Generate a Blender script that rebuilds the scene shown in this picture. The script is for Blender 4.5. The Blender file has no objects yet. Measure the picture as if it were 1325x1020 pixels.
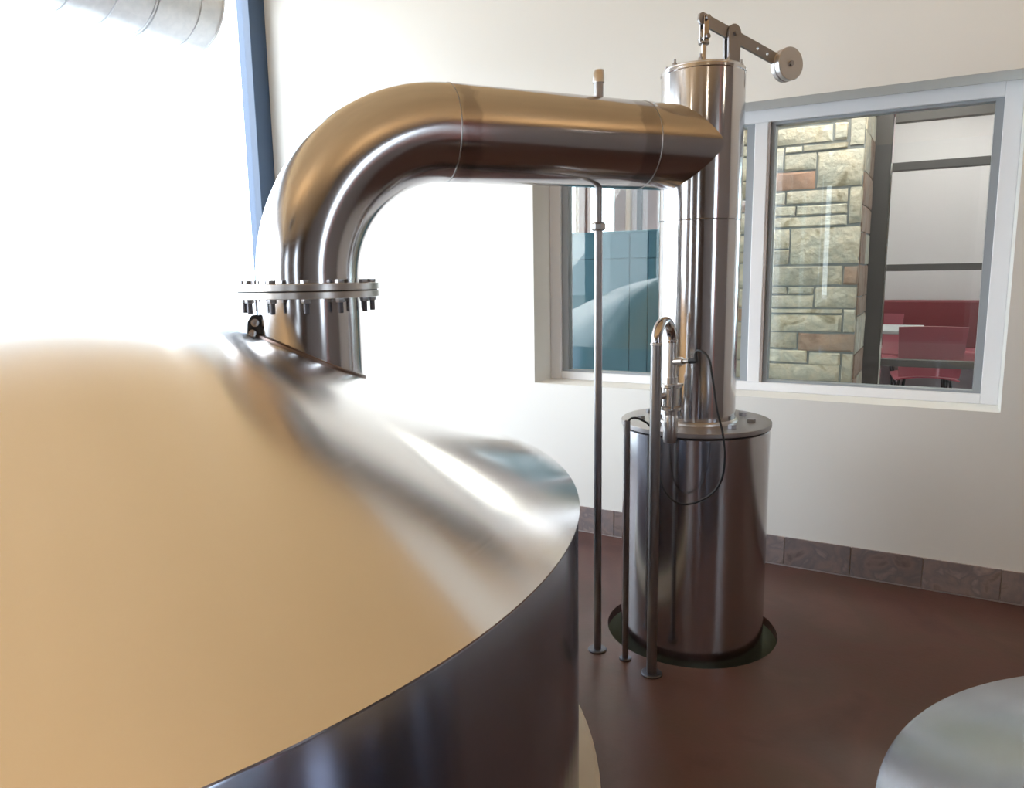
import bpy, bmesh, math, random
from mathutils import Vector, Matrix
random.seed(7)
scene = bpy.context.scene
C = scene.collection
PI = math.pi

# ------------------------------------------------------------------ camera
F_PX, YAW, PITCH, ROLL = 969.67, 0.52267, 0.15759, -0.015996
EYE = Vector((0.0, 0.0, 1.6))
fwd = Vector((-math.sin(YAW)*math.cos(PITCH), math.cos(YAW)*math.cos(PITCH), -math.sin(PITCH)))
rgt0 = Vector((math.cos(YAW), math.sin(YAW), 0))
up0 = rgt0.cross(fwd)
rgt = rgt0*math.cos(ROLL) + up0*math.sin(ROLL)
upv = up0*math.cos(ROLL) - rgt0*math.sin(ROLL)
cam_data = bpy.data.cameras.new('camera')
cam_data.sensor_fit = 'HORIZONTAL'
cam_data.sensor_width = 36.0
cam_data.lens = 36.0*F_PX/1325.0
cam_data.clip_start = 0.02
cam_data.clip_end = 300
cam = bpy.data.objects.new('camera', cam_data)
C.objects.link(cam)
M = Matrix((rgt, upv, -fwd)).transposed().to_4x4()
M.translation = EYE
cam.matrix_world = M
scene.camera = cam

# ------------------------------------------------------------------ world, light, exposure
world = bpy.data.worlds.new('overcast_sky')
scene.world = world
world.use_nodes = True
wn = world.node_tree
bg = wn.nodes['Background']
bg.inputs['Color'].default_value = (0.82, 0.92, 1.0, 1)
bg.inputs['Strength'].default_value = 5.4
sun_data = bpy.data.lights.new('sun', 'SUN')
sun_data.energy = 2.4
sun_data.angle = math.radians(40)
sun_data.color = (1.0, 0.97, 0.93)
sun = bpy.data.objects.new('sun', sun_data)
C.objects.link(sun)
sun.rotation_euler = Vector((0.60, 0.70, -0.22)).to_track_quat('-Z', 'Y').to_euler()
sun.location = (-12, -6, 12)
scene.view_settings.view_transform = 'Standard'
scene.view_settings.look = 'None'
scene.view_settings.gamma = 1.0
scene.view_settings.use_curve_mapping = False
scene.view_settings.exposure = 0.16

# ------------------------------------------------------------------ materials
def new_mat(name):
    m = bpy.data.materials.new(name); m.use_nodes = True
    nt = m.node_tree
    return m, nt, nt.nodes['Principled BSDF']
def plain(name, col, rough=0.5, metal=0.0, noise=0.0, scale=8.0, bump=0.0, spec=0.5):
    m, nt, b = new_mat(name)
    b.inputs['Roughness'].default_value = rough
    b.inputs['Metallic'].default_value = metal
    b.inputs['Specular IOR Level'].default_value = spec
    b.inputs['Base Color'].default_value = (*col, 1)
    if noise or bump:
        tc = nt.nodes.new('ShaderNodeTexCoord')
        nz = nt.nodes.new('ShaderNodeTexNoise')
        nz.inputs['Scale'].default_value = scale
        nz.inputs['Detail'].default_value = 6
        nt.links.new(tc.outputs['Object'], nz.inputs['Vector'])
        if noise:
            rp = nt.nodes.new('ShaderNodeMapRange')
            rp.inputs['To Min'].default_value = 1-noise
            rp.inputs['To Max'].default_value = 1+noise
            nt.links.new(nz.outputs['Fac'], rp.inputs['Value'])
            mx = nt.nodes.new('ShaderNodeVectorMath'); mx.operation = 'SCALE'
            mx.inputs[0].default_value = col
            nt.links.new(rp.outputs['Result'], mx.inputs['Scale'])
            nt.links.new(mx.outputs['Vector'], b.inputs['Base Color'])
        if bump:
            bp = nt.nodes.new('ShaderNodeBump')
            bp.inputs['Strength'].default_value = bump
            bp.inputs['Distance'].default_value = 0.01
            nt.links.new(nz.outputs['Fac'], bp.inputs['Height'])
            nt.links.new(bp.outputs['Normal'], b.inputs['Normal'])
    return m
def steel(name, col, rough, aniso=0.0, rot=0.0, grain=(0, 0, 0), grain_amt=0.0, wave=0.0, wave_scale=1.5):
    """stainless steel; grain is brushed noise laid out around the object's own Z axis (angle, radius, height)"""
    m, nt, b = new_mat(name)
    b.inputs['Base Color'].default_value = (*col, 1)
    b.inputs['Metallic'].default_value = 1
    b.inputs['Roughness'].default_value = rough
    if aniso:
        b.inputs['Anisotropic'].default_value = aniso
        b.inputs['Anisotropic Rotation'].default_value = rot
        tg = nt.nodes.new('ShaderNodeTangent'); tg.direction_type = 'RADIAL'; tg.axis = 'Z'
        nt.links.new(tg.outputs['Tangent'], b.inputs['Tangent'])
    tc = nt.nodes.new('ShaderNodeTexCoord')
    if grain_amt:
        sp = nt.nodes.new('ShaderNodeSeparateXYZ')
        nt.links.new(tc.outputs['Object'], sp.inputs[0])
        at = nt.nodes.new('ShaderNodeMath'); at.operation = 'ARCTAN2'
        nt.links.new(sp.outputs['Y'], at.inputs[0]); nt.links.new(sp.outputs['X'], at.inputs[1])
        ln = nt.nodes.new('ShaderNodeVectorMath'); ln.operation = 'LENGTH'
        cb0 = nt.nodes.new('ShaderNodeCombineXYZ')
        nt.links.new(sp.outputs['X'], cb0.inputs[0]); nt.links.new(sp.outputs['Y'], cb0.inputs[1])
        nt.links.new(cb0.outputs[0], ln.inputs[0])
        def mul(sock, k):
            q = nt.nodes.new('ShaderNodeMath'); q.operation = 'MULTIPLY'; q.inputs[1].default_value = k
            nt.links.new(sock, q.inputs[0]); return q.outputs[0]
        cb = nt.nodes.new('ShaderNodeCombineXYZ')
        nt.links.new(mul(at.outputs[0], grain[0]), cb.inputs[0])
        nt.links.new(mul(ln.outputs['Value'], grain[1]), cb.inputs[1])
        nt.links.new(mul(sp.outputs['Z'], grain[2]), cb.inputs[2])
        nz = nt.nodes.new('ShaderNodeTexNoise'); nz.inputs['Scale'].default_value = 1.0; nz.inputs['Detail'].default_value = 3
        nt.links.new(cb.outputs[0], nz.inputs['Vector'])
        rp = nt.nodes.new('ShaderNodeMapRange')
        rp.inputs['From Min'].default_value = 0.25; rp.inputs['From Max'].default_value = 0.75
        rp.inputs['To Min'].default_value = rough*(1-grain_amt); rp.inputs['To Max'].default_value = rough*(1+grain_amt)
        nt.links.new(nz.outputs['Fac'], rp.inputs['Value'])
        nt.links.new(rp.outputs['Result'], b.inputs['Roughness'])
    if wave:
        nz2 = nt.nodes.new('ShaderNodeTexNoise'); nz2.inputs['Scale'].default_value = wave_scale; nz2.inputs['Detail'].default_value = 1
        nt.links.new(tc.outputs['Object'], nz2.inputs['Vector'])
        bp = nt.nodes.new('ShaderNodeBump'); bp.inputs['Strength'].default_value = wave; bp.inputs['Distance'].default_value = 0.02
        nt.links.new(nz2.outputs['Fac'], bp.inputs['Height'])
        nt.links.new(bp.outputs['Normal'], b.inputs['Normal'])
    return m
def glass_mat(name, tint=(0.97, 0.99, 0.98), ior=1.5, gain=1.0):
    m = bpy.data.materials.new(name); m.use_nodes = True
    nt = m.node_tree; nt.nodes.clear()
    out = nt.nodes.new('ShaderNodeOutputMaterial')
    tr = nt.nodes.new('ShaderNodeBsdfTransparent'); tr.inputs['Color'].default_value = (*tint, 1)
    gl = nt.nodes.new('ShaderNodeBsdfGlossy'); gl.inputs['Roughness'].default_value = 0.0
    fr = nt.nodes.new('ShaderNodeFresnel')
    # a thin pane does not bend the ray, so both of its faces mirror like the outer one
    ge = nt.nodes.new('ShaderNodeNewGeometry')
    io = nt.nodes.new('ShaderNodeMapRange'); io.inputs['To Min'].default_value = ior; io.inputs['To Max'].default_value = 1/ior
    nt.links.new(ge.outputs['Backfacing'], io.inputs['Value']); nt.links.new(io.outputs['Result'], fr.inputs['IOR'])
    mp = nt.nodes.new('ShaderNodeMath'); mp.operation = 'MULTIPLY'; mp.inputs[1].default_value = gain; mp.use_clamp = True
    mx = nt.nodes.new('ShaderNodeMixShader')
    nt.links.new(fr.outputs[0], mp.inputs[0]); nt.links.new(mp.outputs[0], mx.inputs[0])
    nt.links.new(tr.outputs[0], mx.inputs[1]); nt.links.new(gl.outputs[0], mx.inputs[2])
    nt.links.new(mx.outputs[0], out.inputs['Surface'])
    return m
def emit(name, col, s):
    m = bpy.data.materials.new(name); m.use_nodes = True
    nt = m.node_tree; nt.nodes.clear()
    out = nt.nodes.new('ShaderNodeOutputMaterial'); e = nt.nodes.new('ShaderNodeEmission')
    e.inputs['Color'].default_value = (*col, 1); e.inputs['Strength'].default_value = s
    nt.links.new(e.outputs[0], out.inputs['Surface']); return m
def mottled(name, cols, scale, rough, bump=0.1, vary=0.0, distort=0.6, bscale=30):
    """several natural colours mixed by noise, plus a per-object shift"""
    m, nt, b = new_mat(name)
    b.inputs['Roughness'].default_value = rough
    tc = nt.nodes.new('ShaderNodeTexCoord')
    oi = nt.nodes.new('ShaderNodeObjectInfo')
    ad = nt.nodes.new('ShaderNodeVectorMath'); ad.operation = 'ADD'
    sc = nt.nodes.new('ShaderNodeVectorMath'); sc.operation = 'SCALE'; sc.inputs['Scale'].default_value = 37.0
    cbx = nt.nodes.new('ShaderNodeCombineXYZ')
    for i in range(3): nt.links.new(oi.outputs['Random'], cbx.inputs[i])
    nt.links.new(cbx.outputs[0], sc.inputs[0])
    nt.links.new(tc.outputs['Object'], ad.inputs[0]); nt.links.new(sc.outputs[0], ad.inputs[1])
    nz = nt.nodes.new('ShaderNodeTexNoise'); nz.inputs['Scale'].default_value = scale; nz.inputs['Detail'].default_value = 8
    nz.inputs['Distortion'].default_value = distort
    nt.links.new(ad.outputs[0], nz.inputs['Vector'])
    cr = nt.nodes.new('ShaderNodeValToRGB')
    els = cr.color_ramp.elements
    n = len(cols)
    for i, cc in enumerate(cols):
        p = 0.28+0.44*i/(n-1)
        e = els[i] if i < 2 else els.new(p)
        e.position = p; e.color = (*cc, 1)
    nt.links.new(nz.outputs['Fac'], cr.inputs['Fac'])
    last = cr.outputs['Color']
    if vary:
        hs = nt.nodes.new('ShaderNodeHueSaturation')
        rp = nt.nodes.new('ShaderNodeMapRange'); rp.inputs['To Min'].default_value = 1-vary; rp.inputs['To Max'].default_value = 1+vary
        nt.links.new(oi.outputs['Random'], rp.inputs['Value']); nt.links.new(rp.outputs['Result'], hs.inputs['Value'])
        nt.links.new(last, hs.inputs['Color']); last = hs.outputs['Color']
    nt.links.new(last, b.inputs['Base Color'])
    if bump:
        n2 = nt.nodes.new('ShaderNodeTexNoise'); n2.inputs['Scale'].default_value = bscale; n2.inputs['Detail'].default_value = 6
        nt.links.new(ad.outputs[0], n2.inputs['Vector'])
        bp = nt.nodes.new('ShaderNodeBump'); bp.inputs['Strength'].default_value = bump; bp.inputs['Distance'].default_value = 0.02
        nt.links.new(n2.outputs['Fac'], bp.inputs['Height']); nt.links.new(bp.outputs['Normal'], b.inputs['Normal'])
    return m

SS = (0.62, 0.605, 0.61)
MAT = dict(
    wall=plain('cream_wall_paint', (0.80, 0.805, 0.785), 0.7, bump=0.03, scale=60, spec=0.3),
    floor=mottled('stained_concrete', [(0.096, 0.052, 0.046), (0.133, 0.069, 0.060), (0.117, 0.071, 0.058), (0.161, 0.086, 0.075)], 2.2, 0.38, 0.03, bscale=60),
    ceiling=plain('warm_timber_ceiling', (0.82, 0.55, 0.28), 0.6, noise=0.12, scale=3),
    brown_wall=plain('tan_wall_paint', (0.15, 0.105, 0.085), 0.7, noise=0.05),
    grey_wall=plain('taupe_wall_paint', (0.22, 0.19, 0.18), 0.7),
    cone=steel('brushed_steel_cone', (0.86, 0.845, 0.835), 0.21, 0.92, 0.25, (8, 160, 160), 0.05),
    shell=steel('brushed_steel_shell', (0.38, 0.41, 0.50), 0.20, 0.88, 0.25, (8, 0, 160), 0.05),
    pipe=steel('rolled_steel_pipe', (0.54, 0.525, 0.535), 0.15, wave=0.05, wave_scale=3),
    column=steel('rolled_steel_column', SS, 0.13, 0.4, 0.25, wave=0.06, wave_scale=4),
    tank=steel('rolled_steel_tank', (0.54, 0.545, 0.57), 0.17, 0.5, 0.25, wave=0.10, wave_scale=3),
    plate=steel('machined_steel', (0.60, 0.58, 0.57), 0.30),
    vessel_top=steel('brushed_steel_vessel_top', (0.50, 0.53, 0.58), 0.25, 0.85, 0.25, (8, 160, 160), 0.05),
    lidplate=steel('dull_lid_steel', (0.42, 0.40, 0.40), 0.42),
    bright=steel('polished_steel', (0.72, 0.69, 0.67), 0.12),
    dull=steel('dull_steel', (0.34, 0.33, 0.335), 0.36),
    bolt=steel('bolt_steel', (0.36, 0.36, 0.38), 0.28),
    thread=steel('dark_threaded_steel', (0.13, 0.13, 0.15), 0.45),
    weld=steel('heat_tinted_weld', (0.26, 0.20, 0.18), 0.35),
    rubber=plain('black_rubber', (0.015, 0.015, 0.02), 0.5),
    cable=plain('black_cable', (0.012, 0.014, 0.018), 0.45),
    white=plain('white_vinyl', (0.80, 0.81, 0.84), 0.35),
    sash=plain('grey_sash', (0.30, 0.33, 0.36), 0.4),
    bronze=plain('dark_bronze_frame', (0.085, 0.08, 0.08), 0.4),
    bluegrey=plain('flare_blue_frame', (0.05, 0.095, 0.18), 0.45),  # bluish lens flare is put into this frame colour
    glass=glass_mat('window_glass', (0.93, 0.97, 0.96), 1.5, 1.0),
    clear=glass_mat('clear_glass', (0.98, 0.99, 1.0), 1.45, 1.0),
    tile=mottled('slate_tile', [(0.12, 0.09, 0.09), (0.27, 0.21, 0.20), (0.19, 0.165, 0.175), (0.40, 0.31, 0.28)], 9, 0.5, 0.12, 0.2, 0.7),
    grout=plain('pale_grout', (0.50, 0.45, 0.44), 0.8),
    plinth=plain('cream_painted_concrete', (0.72, 0.68, 0.58), 0.6, noise=0.05),
    pit=plain('grey_green_concrete', (0.42, 0.45, 0.33), 0.7, noise=0.2),
    galv=mottled('galvanised_sheet', [(0.80, 0.83, 0.86), (0.90, 0.92, 0.94)], 25, 0.42, 0.02),
    stone=mottled('tan_sandstone', [(0.34, 0.29, 0.20), (0.58, 0.52, 0.41), (0.46, 0.44, 0.37), (0.70, 0.65, 0.53)], 7, 0.85, 0.9, 0.22, 1.0, 16),
    stone_red=mottled('red_sandstone', [(0.30, 0.16, 0.11), (0.40, 0.23, 0.16), (0.33, 0.22, 0.17)], 5, 0.85, 0.5, 0.1, 0.8, 14),
    stone_brown=mottled('brown_sandstone', [(0.24, 0.15, 0.11), (0.36, 0.25, 0.19), (0.32, 0.26, 0.22)], 8, 0.85, 0.6, 0.1, 0.8, 14),
    mortar=plain('grey_mortar', (0.26, 0.27, 0.27), 0.9),
    teal=plain('dark_teal_paint', (0.17, 0.41, 0.53), 0.45),
    wood=plain('brown_timber_frame', (0.25, 0.13, 0.08), 0.45, noise=0.2, scale=12),
    taupe=plain('taupe_strip', (0.33, 0.28, 0.26), 0.5),
    tan=plain('tan_timber', (0.62, 0.46, 0.30), 0.5),
    mauve=plain('pale_mauve_wall', (0.70, 0.62, 0.63), 0.7),
    maroon=plain('maroon_paint', (0.20, 0.03, 0.04), 0.5),
    dinfloor=plain('pale_dining_floor', (0.55, 0.53, 0.52), 0.3),
    red=plain('red_plastic', (0.42, 0.09, 0.12), 0.3),
    table=plain('white_laminate', (0.72, 0.72, 0.74), 0.3),
    black=plain('black_metal', (0.02, 0.02, 0.022), 0.35),
    ground=plain('pale_paving', (0.6, 0.6, 0.58), 0.9),
    salmon=plain('salmon_paint', (0.80, 0.22, 0.17), 0.5),
    lamp=emit('added_uplight_bulb', (1.0, 0.78, 0.5), 4.0),
    dining_fill=emit('dining_fill_glow', (1.0, 0.92, 0.86), 30.0),
)

MAT['floor'].node_tree.nodes['Principled BSDF'].inputs['Specular IOR Level'].default_value = 0.28
MAT['galv'].node_tree.nodes['Principled BSDF'].inputs['Metallic'].default_value = 0.85

def tinted_pipe(name, base, spots):
    """pipe steel with dull heat-tint smudges beside its welds (spots along the pipe's own X axis)"""
    m = base.copy(); m.name = name
    nt = m.node_tree; b = nt.nodes['Principled BSDF']
    tc = nt.nodes.new('ShaderNodeTexCoord'); sp = nt.nodes.new('ShaderNodeSeparateXYZ')
    nt.links.new(tc.outputs['Object'], sp.inputs[0])
    nz = nt.nodes.new('ShaderNodeTexNoise'); nz.inputs['Scale'].default_value = 16; nz.inputs['Detail'].default_value = 3
    nt.links.new(tc.outputs['Object'], nz.inputs['Vector'])
    total = None
    for c0, w0 in spots:
        d = nt.nodes.new('ShaderNodeMath'); d.operation = 'SUBTRACT'; d.inputs[1].default_value = c0
        nt.links.new(sp.outputs['X'], d.inputs[0])
        a = nt.nodes.new('ShaderNodeMath'); a.operation = 'ABSOLUTE'; nt.links.new(d.outputs[0], a.inputs[0])
        wob = nt.nodes.new('ShaderNodeMath'); wob.operation = 'MULTIPLY_ADD'; wob.inputs[1].default_value = 0.07
        nt.links.new(nz.outputs['Fac'], wob.inputs[0]); nt.links.new(a.outputs[0], wob.inputs[2])
        mr = nt.nodes.new('ShaderNodeMapRange'); mr.interpolation_type = 'SMOOTHSTEP'
        mr.inputs['From Min'].default_value = w0+0.035; mr.inputs['From Max'].default_value = w0+0.055
        mr.inputs['To Min'].default_value = 1; mr.inputs['To Max'].default_value = 0
        nt.links.new(wob.outputs[0], mr.inputs['Value'])
        if total is None: total = mr.outputs['Result']
        else:
            mx = nt.nodes.new('ShaderNodeMath'); mx.operation = 'MAXIMUM'
            nt.links.new(total, mx.inputs[0]); nt.links.new(mr.outputs['Result'], mx.inputs[1]); total = mx.outputs[0]
    mix = nt.nodes.new('ShaderNodeMix'); mix.data_type = 'RGBA'
    mix.inputs['A'].default_value = b.inputs['Base Color'].default_value
    mix.inputs['B'].default_value = (0.39, 0.37, 0.38, 1)
    nt.links.new(total, mix.inputs['Factor']); nt.links.new(mix.outputs['Result'], b.inputs['Base Color'])
    return m
MAT['pipe_tinted'] = tinted_pipe('heat_tinted_pipe', MAT['pipe'], [(0.545, 0.02), (1.27, 0.03)])

# ------------------------------------------------------------------ helpers
def link(name, mesh, mat, parent=None, loc=None):
    o = bpy.data.objects.new(name, mesh)
    C.objects.link(o)
    if mat is not None and not mesh.materials:
        mesh.materials.append(MAT[mat])
    if parent: o.parent = parent
    if loc is not None: o.location = loc
    return o
def finish(bm, name, smooth=None):
    bmesh.ops.recalc_face_normals(bm, faces=bm.faces[:])
    me = bpy.data.meshes.new(name)
    bm.to_mesh(me); bm.free()
    if smooth is not None:
        me.polygons.foreach_set('use_smooth', [True]*len(me.polygons))
        me.set_sharp_from_angle(angle=math.radians(smooth))
    return me
def tag(o, label, cat, group=None):
    o['label'] = label; o['category'] = cat
    if group: o['group'] = group
    return o
def struct(o):
    o['kind'] = 'structure'; return o
def thing(name, label, cat, loc=(0, 0, 0), rotz=0.0, group=None):
    o = bpy.data.objects.new(name, None); C.objects.link(o)
    o.empty_display_size = 0.1
    o.location = loc; o.rotation_euler = (0, 0, rotz)
    return tag(o, label, cat, group)
def box_bm(bm, x0, x1, y0, y1, z0, z1, bev=0.0):
    vs = [bm.verts.new((x, y, z)) for z in (z0, z1) for y in (y0, y1) for x in (x0, x1)]
    fs = [(0, 2, 3, 1), (4, 5, 7, 6), (0, 1, 5, 4), (1, 3, 7, 5), (3, 2, 6, 7), (2, 0, 4, 6)]
    faces = [bm.faces.new([vs[i] for i in f]) for f in fs]
    if bev:
        es = list({e for f in faces for e in f.edges})
        bmesh.ops.bevel(bm, geom=es, offset=bev, segments=2, affect='EDGES', profile=0.5)
def box(name, x0, x1, y0, y1, z0, z1, mat, parent=None, bev=0.0):
    bm = bmesh.new(); box_bm(bm, x0, x1, y0, y1, z0, z1, bev)
    return link(name, finish(bm, name), mat, parent)
def lathe_bm(bm, prof, seg=48, close=False):
    rings = []
    for r, z in prof:
        if r < 1e-6: rings.append([bm.verts.new((0, 0, z))])
        else: rings.append([bm.verts.new((r*math.cos(2*PI*i/seg), r*math.sin(2*PI*i/seg), z)) for i in range(seg)])
    prs = list(zip(rings, rings[1:]))
    if close: prs.append((rings[-1], rings[0]))
    for a, b in prs:
        for i in range(seg):
            j = (i+1) % seg
            if len(a) == 1 and len(b) == 1: continue
            if len(a) == 1: bm.faces.new((a[0], b[j], b[i]))
            elif len(b) == 1: bm.faces.new((a[i], a[j], b[0]))
            else: bm.faces.new((a[i], a[j], b[j], b[i]))
def lathe(name, prof, mat, parent=None, seg=48, loc=None, smooth=35, close=False):
    bm = bmesh.new(); lathe_bm(bm, prof, seg, close)
    return link(name, finish(bm, name, smooth), mat, parent, loc)
def disc_prof(r, z0, z1, bev=0.0, r0=0.0):
    """solid disc or ring r0..r between two heights with a small edge bevel"""
    return [(r0, z0), (r-bev, z0), (r, z0+bev), (r, z1-bev), (r-bev, z1), (r0, z1)]
def tube_bm(bm, pts, rad, seg=16, caps=True):
    pts = [Vector(p) for p in pts]
    n = len(pts)
    rads = rad if isinstance(rad, (list, tuple)) else [rad]*n
    t0 = (pts[1]-pts[0]).normalized()
    ref = Vector((0, 0, 1)) if abs(t0.z) < 0.9 else Vector((1, 0, 0))
    u = t0.cross(ref).normalized()
    rings = []
    for k in range(n):
        if k == 0: t = t0
        elif k == n-1: t = (pts[k]-pts[k-1]).normalized()
        else: t = ((pts[k+1]-pts[k]).normalized()+(pts[k]-pts[k-1]).normalized()).normalized()
        u = (u-t*u.dot(t)).normalized()
        v = t.cross(u)
        rings.append([bm.verts.new(pts[k]+rads[k]*(math.cos(2*PI*i/seg)*u+math.sin(2*PI*i/seg)*v)) for i in range(seg)])
    for a, b in zip(rings, rings[1:]):
        for i in range(seg):
            j = (i+1) % seg
            bm.faces.new((a[i], a[j], b[j], b[i]))
    if caps:
        bm.faces.new(rings[0]); bm.faces.new(rings[-1][::-1])
def tube(name, pts, rad, mat, parent=None, seg=16, smooth=40, caps=True):
    bm = bmesh.new(); tube_bm(bm, pts, rad, seg, caps)
    return link(name, finish(bm, name, smooth), mat, parent)
def spline(pts, n=6):
    P = [Vector(p) for p in pts]; out = []
    for i in range(len(P)-1):
        a = P[max(i-1, 0)]; b = P[i]; c = P[i+1]; d = P[min(i+2, len(P)-1)]
        for k in range(n):
            t = k/n
            out.append(0.5*((2*b)+(c-a)*t+(2*a-5*b+4*c-d)*t*t+(3*b-a-3*c+d)*t**3))
    out.append(P[-1]); return out
def hex_prof(bm, r, z0, z1):
    lathe_bm(bm, [(0, z0), (r*0.96, z0), (r, z0+0.001), (r, z1-0.001), (r*0.94, z1), (0, z1)], 6)
def prism(name, outline, y0, y1, mat, parent=None, bev=0.0):
    """outline in the local XZ plane, extruded along local Y"""
    bm = bmesh.new()
    a = [bm.verts.new((x, y0, z)) for x, z in outline]; b = [bm.verts.new((x, y1, z)) for x, z in outline]
    bm.faces.new(a); bm.faces.new(b[::-1])
    n = len(outline)
    for i in range(n):
        j = (i+1) % n
        bm.faces.new((a[j], a[i], b[i], b[j]))
    if bev: bmesh.ops.bevel(bm, geom=bm.edges[:], offset=bev, segments=1, affect='EDGES')
    return link(name, finish(bm, name, 30), mat, parent)

# ------------------------------------------------------------------ layout constants (metres)
XL, XR, YB, YF, ZC = -4.386, 4.2, 4.13, -6.5, 3.78      # room shell
TX, TY = -0.913, 3.185                                 # condenser axis
NX, NY = -1.862, 1.872                                 # vapour nozzle axis
KX, KY, KR, KZ, KA, KD = -2.369, 1.109, 1.688, 0.964, 1.776, 0.522   # kettle axis, radius, shoulder height, cone
PD = Vector((TX-NX, TY-NY, 0)); PL = PD.length; PD.normalize()
PANG = math.atan2(PD.y, PD.x)
ZP, PR = 2.098, 0.167
WX0, WX1, WZ0, WZ1 = -2.212, 0.26, 0.926, 2.46         # window opening in the back wall

# ------------------------------------------------------------------ room shell
def floor_with_hole(name, x0, x1, y0, y1, cx, cy, r, mat):
    bm = bmesh.new()
    outer = []
    nx = 8
    for i in range(nx): outer.append((x0+(x1-x0)*i/nx, y0))
    for i in range(nx): outer.append((x1, y0+(y1-y0)*i/nx))
    for i in range(nx): outer.append((x1-(x1-x0)*i/nx, y1))
    for i in range(nx): outer.append((x0, y1-(y1-y0)*i/nx))
    ov = [bm.verts.new((x, y, 0)) for x, y in outer]
    iv = [bm.verts.new((cx+r*math.cos(2*PI*i/72), cy+r*math.sin(2*PI*i/72), 0)) for i in range(72)]
    es = [bm.edges.new((ov[i], ov[(i+1) % len(ov)])) for i in range(len(ov))]
    es += [bm.edges.new((iv[i], iv[(i+1) % 72])) for i in range(72)]
    bmesh.ops.triangle_fill(bm, edges=es, use_beauty=True)
    for f in bm.faces:
        if f.normal.z < 0: f.normal_flip()
    g = bmesh.ops.extrude_face_region(bm, geom=bm.faces[:])
    for v in [e for e in g['geom'] if isinstance(e, bmesh.types.BMVert)]: v.co.z -= 0.04
    return struct(link(name, finish(bm, name), mat))
floor = floor_with_hole('floor', XL-0.3, XR, YF, YB, TX, TY, 0.375, 'floor')
lathe('pit_lining', [(0.375, -0.035), (0.405, -0.035), (0.405, -0.45), (0.0, -0.45), (0.0, -0.42), (0.375, -0.42)], 'pit', floor, 64, (TX, TY, 0))
struct(box('ceiling', XL-0.13, XR+0.2, YF-0.2, YB+0.3, ZC, ZC+0.15, 'ceiling'))
def wall_with_hole(name, x0, x1, y0, y1, z0, z1, hx0, hx1, hz0, hz1, mat):
    bm = bmesh.new()
    xs = [x0, hx0, hx1, x1]; zs = [z0, hz0, hz1, z1]
    def grid(y): return [[bm.verts.new((x, y, z)) for x in xs] for z in zs]
    A = grid(y0); B = grid(y1)
    for k in range(3):
        for i in range(3):
            if k == 1 and i == 1: continue
            bm.faces.new((A[k][i], A[k][i+1], A[k+1][i+1], A[k+1][i]))
            bm.faces.new((B[k][i], B[k+1][i], B[k+1][i+1], B[k][i+1]))
    def strip(pa, pb):
        n = len(pa)
        for i in range(n):
            j = (i+1) % n
            bm.faces.new((pa[i], pb[i], pb[j], pa[j]))
    hole = [(1, 1), (1, 2), (2, 2), (2, 1)]
    strip([A[k][i] for k, i in hole], [B[k][i] for k, i in hole])
    rim = [(0, 0), (0, 1), (0, 2), (0, 3), (1, 3), (2, 3), (3, 3), (3, 2), (3, 1), (3, 0), (2, 0), (1, 0)]
    strip([A[k][i] for k, i in rim], [B[k][i] for k, i in rim])
    return struct(link(name, finish(bm, name), mat))
wall_with_hole('wall_back', XL-0.127, XR+0.2, YB, YB+0.34, 0, ZC, WX0, WX1, WZ0, WZ1, 'wall')
# right wall with a tall window, wall behind the camera with two windows
def wall_y(name, x0, x1, y0, y1, holes, mat):
    """wall running along Y, openings (y0, y1, z0, z1) one after another"""
    bm = bmesh.new(); y = y0
    for a, b, za, zb in holes:
        box_bm(bm, x0, x1, y, a, 0, ZC); box_bm(bm, x0, x1, a, b, 0, za); box_bm(bm, x0, x1, a, b, zb, ZC); y = b
    box_bm(bm, x0, x1, y, y1, 0, ZC)
    return struct(link(name, finish(bm, name), mat))
def wall_x(name, x0, x1, y0, y1, holes, mat, z0=0, z1=None):
    z1 = ZC if z1 is None else z1
    bm = bmesh.new(); x = x0
    for a, b, za, zb in holes:
        box_bm(bm, x, a, y0, y1, z0, z1); box_bm(bm, a, b, y0, y1, z0, za); box_bm(bm, a, b, y0, y1, zb, z1); x = b
    box_bm(bm, x, x1, y0, y1, z0, z1)
    return struct(link(name, finish(bm, name), mat))
wall_y('wall_right', XR, XR+0.2, YF, YB, [(-0.6, 0.3, 1.0, 3.0)], 'grey_wall')
wall_x('wall_front', XL-0.2, XR+0.2, YF-0.2, YF, [(-2.6, -1.9, 1.0, 3.2), (0.6, 1.3, 1.0, 3.2)], 'brown_wall')
def simple_window(name, x0, x1, y0, y1, z0, z1, axis):
    w = bpy.data.objects.new(name, None); C.objects.link(w); struct(w)
    t = 0.05
    if axis == 'y':
        box('frame_bar', x0, x1, y0, y0+t, z0, z1, 'bronze', w); box('frame_bar', x0, x1, y1-t, y1, z0, z1, 'bronze', w)
        box('frame_bar', x0, x1, y0+t, y1-t, z0, z0+t, 'bronze', w); box('frame_bar', x0, x1, y0+t, y1-t, z1-t, z1, 'bronze', w)
        box('pane', (x0+x1)/2-.003, (x0+x1)/2+.003, y0+t, y1-t, z0+t, z1-t, 'clear', w)
    else:
        box('frame_bar', x0, x0+t, y0, y1, z0, z1, 'bronze', w); box('frame_bar', x1-t, x1, y0, y1, z0, z1, 'bronze', w)
        box('frame_bar', x0+t, x1-t, y0, y1, z0, z0+t, 'bronze', w); box('frame_bar', x0+t, x1-t, y0, y1, z1-t, z1, 'bronze', w)
        box('pane', x0+t, x1-t, (y0+y1)/2-.003, (y0+y1)/2+.003, z0+t, z1-t, 'clear', w)
    return w
simple_window('window_4', XR+.06, XR+.12, -0.6, 0.3, 1.0, 3.0, 'y')
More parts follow.
